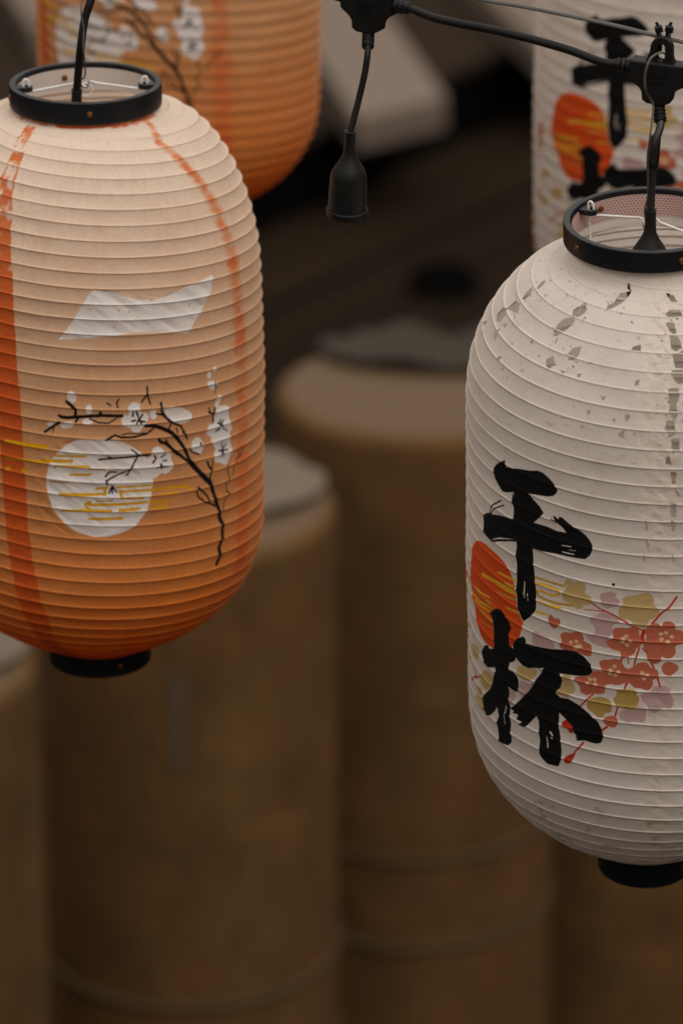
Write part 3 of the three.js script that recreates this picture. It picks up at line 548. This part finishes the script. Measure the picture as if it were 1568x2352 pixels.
// the two lanterns behind, out of focus, turned on their cords
function hangCopy(src, label, axisPoint, localY, turn, ax) {
  const c = src.clone(); c.name = numbered(src.name); scene.add(c); c.userData = { ...src.userData, label };
  lean(c, ax, turn); c.position.copy(axisPoint).addScaledVector(ax.normalize(), -localY);
  return c;
}
const orangeBack = hangCopy(orange, 'blurred orange lantern hanging behind the sharp orange one, top cut off', at(414, 262, 3.41), OH / 2 - 0.121, -0.76, V(0, 1, 0));
const whiteBack = hangCopy(white, 'blurred white lantern hanging behind the torn white one, top cut off', at(1558, 348, 3.3), WHH / 2 + 0.004 - 0.0455, 0.27, V(-0.02, 1, 0.03));

// ---------------------------------------------------------------- the string of lamp holders
const font = await new FontLoader().loadAsync('fonts/droid/droid_sans_bold.typeface.json');
const letters = (s, size, depth) => { const g = new TextGeometry(s, { font, size, depth, curveSegments: 2, bevelEnabled: false }); g.computeBoundingBox(); return g.translate(-(g.boundingBox.min.x + g.boundingBox.max.x) / 2, 0, 0); };
const cordMap = (() => { const cv = document.createElement('canvas'); cv.width = 1024; cv.height = 128; const g = cv.getContext('2d'); g.fillStyle = css([0.012, 0.0115, 0.011]); g.fillRect(0, 0, 1024, 128); g.fillStyle = css([0.05, 0.045, 0.04]); g.font = '30px sans-serif'; g.fillText('PVC/PVC  16 n', 330, 78); const t = new THREE.CanvasTexture(cv); t.colorSpace = THREE.SRGBColorSpace; return t; })();
const printedCord = new THREE.MeshStandardMaterial({ map: cordMap, roughness: 0.5 });

function tBody(withBail) {
  const w = 0.0178, hTop = 0.0, s = new THREE.Shape();
  s.moveTo(-w, hTop); s.lineTo(w, hTop); s.lineTo(w, -0.0105); s.bezierCurveTo(w - 0.001, -0.0132, 0.0094, -0.014, 0.0086, -0.0205); s.lineTo(0.0082, -0.0236); s.lineTo(0.0056, -0.0252); s.lineTo(-0.0056, -0.0252); s.lineTo(-0.0082, -0.0236); s.lineTo(-0.0086, -0.0205); s.bezierCurveTo(-0.0094, -0.014, -w + 0.001, -0.0132, -w, -0.0105); s.lineTo(-w, hTop);
  const g = [new THREE.ExtrudeGeometry(s, { depth: 0.011, bevelEnabled: true, bevelSize: 0.0012, bevelThickness: 0.0016, bevelSegments: 4, curveSegments: 10 }).translate(0, -0.0012, -0.0055)];
  if (withBail) {
    const b = new THREE.Shape(); b.moveTo(-0.0095, 0); b.bezierCurveTo(-0.0072, 0.002, -0.0068, 0.006, -0.0066, 0.0095); b.absarc(0, 0.0095, 0.0066, Math.PI, 0, true); b.bezierCurveTo(0.0068, 0.006, 0.0072, 0.002, 0.0095, 0); b.lineTo(-0.0095, 0);
    const h = new THREE.Path(); h.moveTo(-0.0026, 0.0035); h.lineTo(-0.0026, 0.0095); h.absarc(0, 0.0095, 0.0026, Math.PI, 0, true); h.lineTo(0.0026, 0.0035); h.absarc(0, 0.0035, 0.0026, 0, Math.PI, true); b.holes.push(h);
    g.push(new THREE.ExtrudeGeometry(b, { depth: 0.0042, bevelEnabled: true, bevelSize: 0.0007, bevelThickness: 0.0008, bevelSegments: 3, curveSegments: 16 }).translate(0, -0.0004, -0.0021));
  }
  return g;
}
const sideBoot = () => { const p = [[0, 0]]; for (let i = 0; i < 3; i++) { const r = 0.0053 - i * 0.0005, y = 0.0002 + i * 0.0037; p.push([r - 0.0012, y], [r, y + 0.0004], [r, y + 0.0024], [r - 0.0012, y + 0.0028], [r - 0.0014, y + 0.0036]); } p.push([0.0036, 0.0118], [0.003, 0.0124], [0, 0.0125]); return lathe(p, 28); };
const dropBoot = (n) => { const p = [[0, 0]]; for (let i = 0; i < n; i++) { const y = 0.001 + i * 0.0027; p.push([0.0033, y], [0.0041, y + 0.0005], [0.0043, y + 0.0011], [0.004, y + 0.0016], [0.0031, y + 0.0021]); } p.push([0.0042, 0.001 + n * 0.0027], [0.0034, 0.0018 + n * 0.0027], [0, 0.0019 + n * 0.0027]); return lathe(p, 24); };
const socketShape = () => lathe([[0, 0], [0.0041, 0], [0.0044, -0.0005], [0.0044, -0.0012], [0.004, -0.0016], [0.0042, -0.012], [0.0047, -0.018], [0.0072, -0.0235], [0.0104, -0.0285], [0.0127, -0.0325], [0.0137, -0.037], [0.0141, -0.045], [0.0146, -0.0625], [0.0154, -0.0628], [0.0158, -0.0634], [0.0158, -0.0672], [0.0153, -0.0678], [0.0132, -0.0678], [0.013, -0.06], [0.0128, -0.04], [0, -0.038]], 48);

const turned = (roll, yaw) => new THREE.Matrix4().makeRotationY(-yaw).multiply(new THREE.Matrix4().makeRotationZ(roll));
function lampHolder({ label, tee, roll, yaw, cord, tip, bail, cordMat, cordR = 0.0026 }) { // tee: centre of the connector's upper edge; cord: points below it; tip: where the socket points
  const end = cord.at(-1), base = tip.clone(), t = thing('lamp_holder', base, label, 'lamp holder', 'black lamp holders along the cable');
  const put = (g) => g.applyMatrix4(turned(roll, yaw)).translate(tee.x, tee.y, tee.z);
  const con = part('connector', tBody(bail).map(put), moulded, t, true);
  const front = 0.00715;
  const rule = new THREE.BoxGeometry(0.0118, 0.0003, 0.0005).translate(-0.001, -0.0098, front);
  part('lettering', [letters('SOKAWA', 0.0026, 0.0003).translate(-0.001, -0.009, front), letters('20V 250W', 0.0019, 0.0003).translate(-0.001, -0.014, front), rule].map(put), rubber, con, true);
  for (const s of [-1, 1]) { const g = sideBoot(); g.rotateZ(-s * Math.PI / 2).translate(s * 0.0188, -0.0062, 0); part('strain_relief', put(g), moulded, con, true); }
  const bootTop = V(0, -0.0266, 0).applyMatrix4(turned(roll, yaw)).add(tee);
  part('strain_relief', along(dropBoot(5), bootTop, cord[0]), rubber, con, true);
  part('drop_cord', tube([bootTop, ...cord], cordR, 60, 14), cordMat ?? rubber, t, true);
  const g = socketShape(); g.scale(0.9, -0.9, 0.9); { const i = g.index.array; for (let k = 0; k < i.length; k += 3) [i[k], i[k + 1]] = [i[k + 1], i[k]]; g.computeVertexNormals(); }
  part('socket', along(g, end.clone().addScaledVector(tip.clone().sub(end).normalize(), -0.001), tip), moulded, t, true);
  return t;
}
const [RR, RY, LR, LY, FR, FY] = [-0.05, 0.3, -0.05, 0.5, -0.04, 0.45];
const teeR = at(1517, 140, 2.5), teeL = at(850, -20, 2.6), teeF = at(212, -150, 2.69);
lampHolder({ label: 'lamp holder hung into the torn white lantern, tied to the wire rope', tee: teeR, roll: RR, yaw: RY, cord: [at(1516, 284, 2.505), at(1503, 330, 2.505), at(1497, 400, 2.52), at(1493, 484, 2.535)], tip: at(1487, 692, 2.565), bail: true, cordMat: printedCord });
lampHolder({ label: 'empty black lamp holder hanging free between the two front lanterns', tee: teeL, roll: LR, yaw: LY, cord: [at(844, 122, 2.6), at(838, 165, 2.602), at(822, 235, 2.607), at(804, 304, 2.61)], tip: at(797, 484, 2.637), bail: true, cordR: 0.0022 });
lampHolder({ label: 'lamp holder hung into the sharp orange lantern on the left', tee: teeF, roll: FR, yaw: FY, cord: [at(211, -8, 2.69), at(196, 42, 2.692), at(187, 100, 2.695), at(181, 160, 2.705), at(177, 208, 2.72)], tip: at(172, 420, 2.76), bail: true, cordR: 0.0029 });

{ // the main cable runs through all the connectors
  const c = thing('power_cable', teeL.clone(), 'thick black power cable running slantwise between the lamp holders', 'cable');
  const seg = (a) => part('cable_length', tube(a, 0.0028, 60, 16), rubber, c, true);
  const side = (t, r, y, s, e = 0) => V(s * (0.0295 + e), -0.0062, 0).applyMatrix4(turned(r, y)).add(t);
  seg([side(teeL, LR, LY, 1), at(1000, 42, 2.577), at(1150, 73, 2.552), at(1300, 113, 2.528), side(teeR, RR, RY, -1, 0.008), side(teeR, RR, RY, -1)]);
  seg([side(teeF, FR, FY, 1), at(420, -95, 2.66), at(600, -50, 2.63), side(teeL, LR, LY, -1)]);
  seg([side(teeR, RR, RY, 1), at(1720, 195, 2.465), at(1950, 240, 2.42)]);
}
{ // twisted steel rope that carries the string
  const pts = [at(900, -52, 2.57), at(1095, -3, 2.55), at(1200, 15, 2.54), at(1300, 35, 2.53), at(1420, 61, 2.515), at(1512, 84, 2.505), at(1568, 97, 2.5), at(1800, 150, 2.47)], curve = new THREE.CatmullRomCurve3(pts), t = thing('wire_rope', pts[3].clone(), 'thin twisted steel wire rope crossing above the black cable', 'wire rope');
  const N = 700, fr = curve.computeFrenetFrames(N), L = curve.getLength();
  for (let k = 0; k < 5; k++) {
    const q = []; for (let i = 0; i <= N; i++) { const a = i / N * L / 0.016 * 2 * Math.PI + k * Math.PI * 0.4, p = curve.getPointAt(i / N); q.push(p.addScaledVector(fr.normals[i], 0.0009 * Math.cos(a)).addScaledVector(fr.binormals[i], 0.0009 * Math.sin(a))); }
    part('strand', tube(q, 0.00056, N, 6), steel, t, true);
  }
}
// two nylon ties strap the connector's bail to the rope
for (const [dx, r] of [[-11, 0.25], [9, -0.2]]) {
  const p = at(1524 + dx, 84, 2.5), t = thing('cable_tie', p, dx < 0 ? 'left of two black cable ties holding the connector to the wire rope' : 'right of two black cable ties holding the connector to the wire rope', 'cable tie');
  const loop = []; for (let i = 0; i < 20; i++) { const a = i / 20 * 2 * Math.PI; loop.push(V(0.0005 * Math.sin(a * 2), -0.0028 + 0.0062 * Math.cos(a), 0.0036 * Math.sin(a))); }
  part('strap', tube(loop, 0.0011, 50, 8, true).rotateZ(r * 0.4), nylon, t);
  part('head', new RoundedBoxGeometry(0.0052, 0.0042, 0.0046, 3, 0.0007).rotateZ(r).translate(dx * 0.00006, 0.0052, 0.001), nylon, t);
  part('tail', new RoundedBoxGeometry(0.0022, 0.0042, 0.001, 2, 0.0004).rotateZ(r * 2).translate(dx * 0.00012, 0.0075, -0.0005), nylon, t);
}
{ // thin iron wire from the bail down to the lantern's carrying wire
  const t = thing('hanging_wire', at(1484, 330, 2.5), 'thin rusty wire looped from the connector down to the torn white lantern', 'wire');
  const w = (x, y, d) => at(x, y, d);
  part('wire', tube([w(1528, 126, 2.498), w(1520, 121, 2.49), w(1505, 125, 2.486), w(1492, 136, 2.482), w(1484, 155, 2.482), w(1480, 175, 2.484), w(1481, 205, 2.488), w(1490, 225, 2.5), w(1499, 240, 2.503), w(1497, 270, 2.503), w(1492, 310, 2.503), w(1486, 360, 2.51), w(1487, 420, 2.522), w(1486, 455, 2.53), w(1480, 480, 2.535), w(1482, 503, 2.54), w(1488, 498, 2.545), w(1486, 484, 2.545)], 0.0007, 160, 8), tieWireMat, t, true);
  part('tape', along(lathe([[0.0029, 0], [0.0034, 0.0008], [0.0036, 0.012], [0.0033, 0.021], [0.0029, 0.022]], 20), at(1498.5, 385, 2.5165), at(1506, 306, 2.505)), nylon, t, true);
  const u = thing('hanging_wire', at(188, 60, 2.69), 'thin rusty wire beside the cord of the sharp orange lantern', 'wire');
  part('wire', tube([w(204, -130, 2.685), w(196, -60, 2.684), w(189, 0, 2.684), w(187, 30, 2.684), w(193, 70, 2.688), w(192, 110, 2.69), w(196, 150, 2.7), w(194, 178, 2.715), w(186, 184, 2.72), w(190, 200, 2.722), w(201, 200, 2.725), w(205, 186, 2.727)], 0.0006, 120, 8), tieWireMat, u, true);
}

// ---------------------------------------------------------------- the yard far below
const darkTex = dataTex(512, 512, (u, v) => { const k = 0.75 + 0.5 * fbm(u * 24, v * 24, 61, 5); return [28 * k, 19 * k, 12 * k]; }, true);
darkTex.repeat.set(0.5, 0.5);
const GY = -0.75;
{
  const g = new THREE.PlaneGeometry(240, 240, 1, 1).rotateX(-Math.PI / 2).translate(0, GY, 0); const a = g.attributes.uv; for (let i = 0; i < a.count; i++) a.setXY(i, a.getX(i) * 120, a.getY(i) * 120);
  const o = shadow(new THREE.Mesh(g, new THREE.MeshPhysicalMaterial({ map: darkTex, roughness: 0.85, specularIntensity: 0.12 }))); o.name = 'ground'; scene.add(o); tag(o, 'dark brown paved ground of the yard', 'ground', null, 'structure');
}
function slab(pts, y0, y1) { // a prism over a polygon given on the level
  const s = new THREE.Shape(pts.map((p) => new THREE.Vector2(p.x, -p.z))), g = new THREE.ExtrudeGeometry(s, { depth: y1 - y0, bevelEnabled: true, bevelSize: 0.006, bevelThickness: 0.006, bevelSegments: 2 });
  return g.rotateX(-Math.PI / 2).translate(0, y0, 0);
}
const addedWallMat = std([0.07, 0.052, 0.038], 0.8);
const deckMat = dull([0.024, 0.0165, 0.0105], 0.85, 0.1), shadeBlack = dull([0.002, 0.0018, 0.0015], 0.9, 0.1), plankMat = std([0.15, 0.112, 0.083], 0.8), greyCloth = dull([0.17, 0.135, 0.1], 0.9, 0.2);
{
  const a = onLevel(-900, 1010, GY + 0.34), b = onLevel(1900, -215, GY + 0.34), dir = b.clone().sub(a).normalize(), back = V(dir.z, 0, -dir.x); if (back.z > 0) back.negate();
  const deck = thing('platform', V((a.x + b.x) / 2, GY, (a.z + b.z) / 2), 'low dark wooden platform with painted black shade under its front edge behind the barrels', 'platform');
  part('deck', slab([a, b, b.clone().addScaledVector(back, 9), a.clone().addScaledVector(back, 9)], GY + 0.3, GY + 0.334), deckMat, deck, true);
  const in1 = a.clone().addScaledVector(back, 0.03), in2 = b.clone().addScaledVector(back, 0.03);
  part('front_shade', slab([in1, in2, in2.clone().addScaledVector(back, 0.1), in1.clone().addScaledVector(back, 0.1)], GY + 0.02, GY + 0.29), shadeBlack, deck, true);  // near-black strip: the shade under the deck edge put into colour
}
const boardMats = [0, 1, 2].map((i) => dull([0.0135 + 0.0028 * i, 0.0086 + 0.0018 * i, 0.005 + 0.001 * i], 0.9, 0.06));
{ // long floor boards laid along the platform
  const a = onLevel(-200, 740, GY), b = onLevel(1500, 40, GY), dir = b.clone().sub(a).normalize(), out = V(-dir.z, 0, dir.x); if (out.z < 0) out.negate();
  const deck = thing('boardwalk', a.clone().lerp(b, 0.5), 'dark brown floor boards running along the low platform', 'floor boards');
  const g = new RoundedBoxGeometry(9, 0.03, 0.3, 2, 0.006).rotateY(Math.atan2(-dir.z, dir.x));
  for (let k = 0; k < 12; k++) { const m = new THREE.Mesh(g, boardMats[(k * 2 + (k >> 2)) % 3]); m.name = 'board'; m.position.copy(out).multiplyScalar(0.12 + k * 0.33).add(V(0, 0.012 + 0.006 * (k % 3), 0)); deck.add(m); }
}
const plankTop = GY + 0.47, plank = (name, label, q) => { const t = thing('stone_slab', q[0].clone().setY(GY + 0.346), label, 'slab', 'pale slabs on the dark platform'); part(name, slab(q, GY + 0.352, plankTop - 0.006), plankMat, t, true); };
plank('slab_body', 'pale slab with square end behind the empty lamp holder', [onLevel(820, 271, plankTop), onLevel(1020, 222, plankTop), onLevel(931 - 620, 16 - 960, plankTop), onLevel(743 - 700, 148 - 1150, plankTop)].map((p, i, a) => (i < 2 ? p : i === 2 ? a[1].clone().add(onLevel(915, -8, plankTop).sub(onLevel(1031, 152, plankTop)).multiplyScalar(3)) : a[0].clone().add(onLevel(650, 0, plankTop).sub(onLevel(743, 148, plankTop)).multiplyScalar(3)))));
plank('slab_body', 'pale slab seen at the far upper left corner beside the blurred orange lantern', [onLevel(80, 65, plankTop), onLevel(330, 45, plankTop), onLevel(190, -170, plankTop), onLevel(-80, -170, plankTop)]);
plank('slab_body', 'pale slab in the upper right beside the blurred white lantern', [onLevel(1240, 105, plankTop), onLevel(1480, 45, plankTop), onLevel(1300, -180, plankTop), onLevel(1000, -130, plankTop)]);

const strawTex = dataTex(512, 512, (u, v) => { const k = 0.9 + 0.16 * (fbm(u * 60, v * 14, 81, 3) - 0.5) + 0.3 * (fbm(u * 8, v * 8, 85, 4) - 0.5), w = fbm(u * 9 + 4, v * 9, 95, 3) - 0.5; return [(99 + 22 * w) * k, (71 + 6 * w) * k, 39 * k]; }, true);
const barrelMat = new THREE.MeshPhysicalMaterial({ map: strawTex, roughness: 0.85, specularIntensity: 0.3 }), hoopMat = dull([0.07, 0.046, 0.022], 0.85, 0.2), lidMat = dull([0.105, 0.068, 0.038], 0.85, 0.3);
const BTOP = 1.3, BR = 0.25;
function barrelProto(pos, label) {
  const t = thing('barrel', pos, label, 'barrel', 'tall brown barrels standing in a row');
  part('body', lathe([[0, GY], [0.235, GY], [0.243, GY + 0.01], [BR, GY + 0.2], [BR, BTOP - 0.03], [0.2475, BTOP - 0.014], [0.241, BTOP - 0.005], [0.23, BTOP - 0.001], [0, BTOP - 0.001]], 96), barrelMat, t);
  { const a = t.children[0].geometry.attributes; for (let i = 0; i < a.uv.count; i++) a.uv.setXY(i, a.uv.getX(i) * 2, a.position.getY(i) / 0.8); }
  for (const y of [BTOP - 0.8, BTOP - 0.975]) part('hoop', new THREE.TorusGeometry(BR - 0.001, 0.007, 10, 96).rotateX(Math.PI / 2).translate(0, y, 0), hoopMat, t);
  part('lid', lathe([[0, BTOP + 0.003], [0.226, BTOP + 0.003], [0.232, BTOP], [0.233, BTOP - 0.004]], 64), lidMat, t);
  return t;
}
const spot = (x, y) => onLevel(x, y, BTOP).setY(0);
const proto = barrelProto(spot(422, 1149), 'brown barrel below the sharp orange lantern, grey cover over its top');
const copyBarrel = (pos, label, turn) => { const c = proto.clone(); c.name = numbered('barrel'); scene.add(c); c.position.copy(pos); c.rotation.y = turn; c.userData = { ...proto.userData, label }; };
copyBarrel(spot(960, 890), 'brown barrel in the middle, between the two front lanterns', 1.3);
copyBarrel(spot(1478, 660), 'brown barrel partly hidden behind the torn white lantern', 2.6);
copyBarrel(spot(-300, 1505), 'brown barrel cut off by the left edge of the picture', 4.1);
part('paper_strip', new THREE.CylinderGeometry(BR + 0.004, BR + 0.004, 0.17, 12, 1, true, 0, 0.1).rotateY(-0.06).translate(0, BTOP - 0.28, 0), std([0.072, 0.047, 0.026], 0.85, { side: THREE.DoubleSide }), proto);  // narrow, slightly greyer strip on the barrel side

function cover(pos, rx, rz, label, k, heap, lift = 0.014) { // a crumpled sheet lying over a barrel
  const N = 56, M = 14, p = [], ix = [];
  for (let j = 0; j <= M; j++) for (let i = 0; i < N; i++) {
    const a = i / N * 2 * Math.PI, q = j / M, e = 1 + 0.16 * (vnoise(Math.cos(a) * 2 + 5, Math.sin(a) * 2 + 5, k) - 0.5), x = rx * q * e * Math.cos(a), z = rz * q * e * Math.sin(a);
    const d = Math.hypot(x + pos.dx, z + pos.dz), drop = d > 0.235 ? -Math.min(0.12, (d - 0.235) ** 2 * 20) : 0;
    p.push(x, lift + drop + 0.03 * heap * (fbm(x * 14 + 8, z * 14 + 8, k, 3) - 0.3) * (1 - q * q * 0.6), z);
  }
  for (let j = 0; j < M; j++) for (let i = 0; i < N; i++) { const a = j * N + i, b = j * N + (i + 1) % N, c = a + N, d = b + N; ix.push(a, b, c, b, d, c); }
  const g = new THREE.BufferGeometry(); g.setAttribute('position', new THREE.Float32BufferAttribute(p, 3)); g.setIndex(ix); g.computeVertexNormals();
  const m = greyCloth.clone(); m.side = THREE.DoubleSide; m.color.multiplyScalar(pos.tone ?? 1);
  const t = thing('grey_cover', V(pos.x, BTOP + 0.004, pos.z), label, 'cover', 'grey covers lying on the barrels'); part('sheet', g, m, t);
}
{
  const on = (p, dx, dz, tone) => ({ x: p.x + dx, z: p.z + dz, dx, dz, tone });
  cover(on(spot(422, 1149), 0.03, -0.05, 0.75), 0.19, 0.165, 'pale grey cover on the barrel below the sharp orange lantern', 301, 1);
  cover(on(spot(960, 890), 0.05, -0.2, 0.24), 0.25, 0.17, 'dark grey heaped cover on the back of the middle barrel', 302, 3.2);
  cover(on(spot(-300, 1505), 0.02, -0.03, 0.7), 0.215, 0.19, 'pale grey cover on the barrel at the left edge', 303, 1);
}
{ // small black pot standing in for shade beyond the middle barrel, and a pale stake by the platform
  const t = thing('black_pot', onLevel(1018, 688, GY), 'black pot standing in for shade beyond the middle barrel', 'pot');
  part('body', lathe([[0, 0], [0.09, 0], [0.12, 0.03], [0.125, 0.06], [0.115, 0.085], [0.105, 0.095], [0.11, 0.105], [0.098, 0.105], [0.095, 0.09], [0.1, 0.06], [0, 0.02]], 48), shadeBlack, t);
  const s = thing('pale_stake', onLevel(596, 545, GY), 'short pale stake standing left of the empty lamp holder', 'stake');
  part('post', lathe([[0, 0], [0.017, 0], [0.016, 0.1], [0.012, 0.112], [0, 0.114]], 20), std([0.12, 0.105, 0.09], 0.8), s);
}

// unseen walls added outside the picture to keep the low sky off the lanterns
for (const [w, h, x, z, t] of [[16, 4.8, 0, 1.7, 0], [30, 8.5, 0, -24, 0], [26, 7, -8.5, -11, 1], [26, 7, 8.5, -11, 1]]) {
  const o = part('wall', new THREE.BoxGeometry(t ? 0.3 : w, h, t ? w : 0.3).translate(x, GY + h / 2, z), addedWallMat, scene); o.name = numbered('wall'); tag(o, null, null, null, 'structure');
}
scene.traverse((o) => { if (o.isMesh) shadow(o); });
renderer.render(scene, camera);
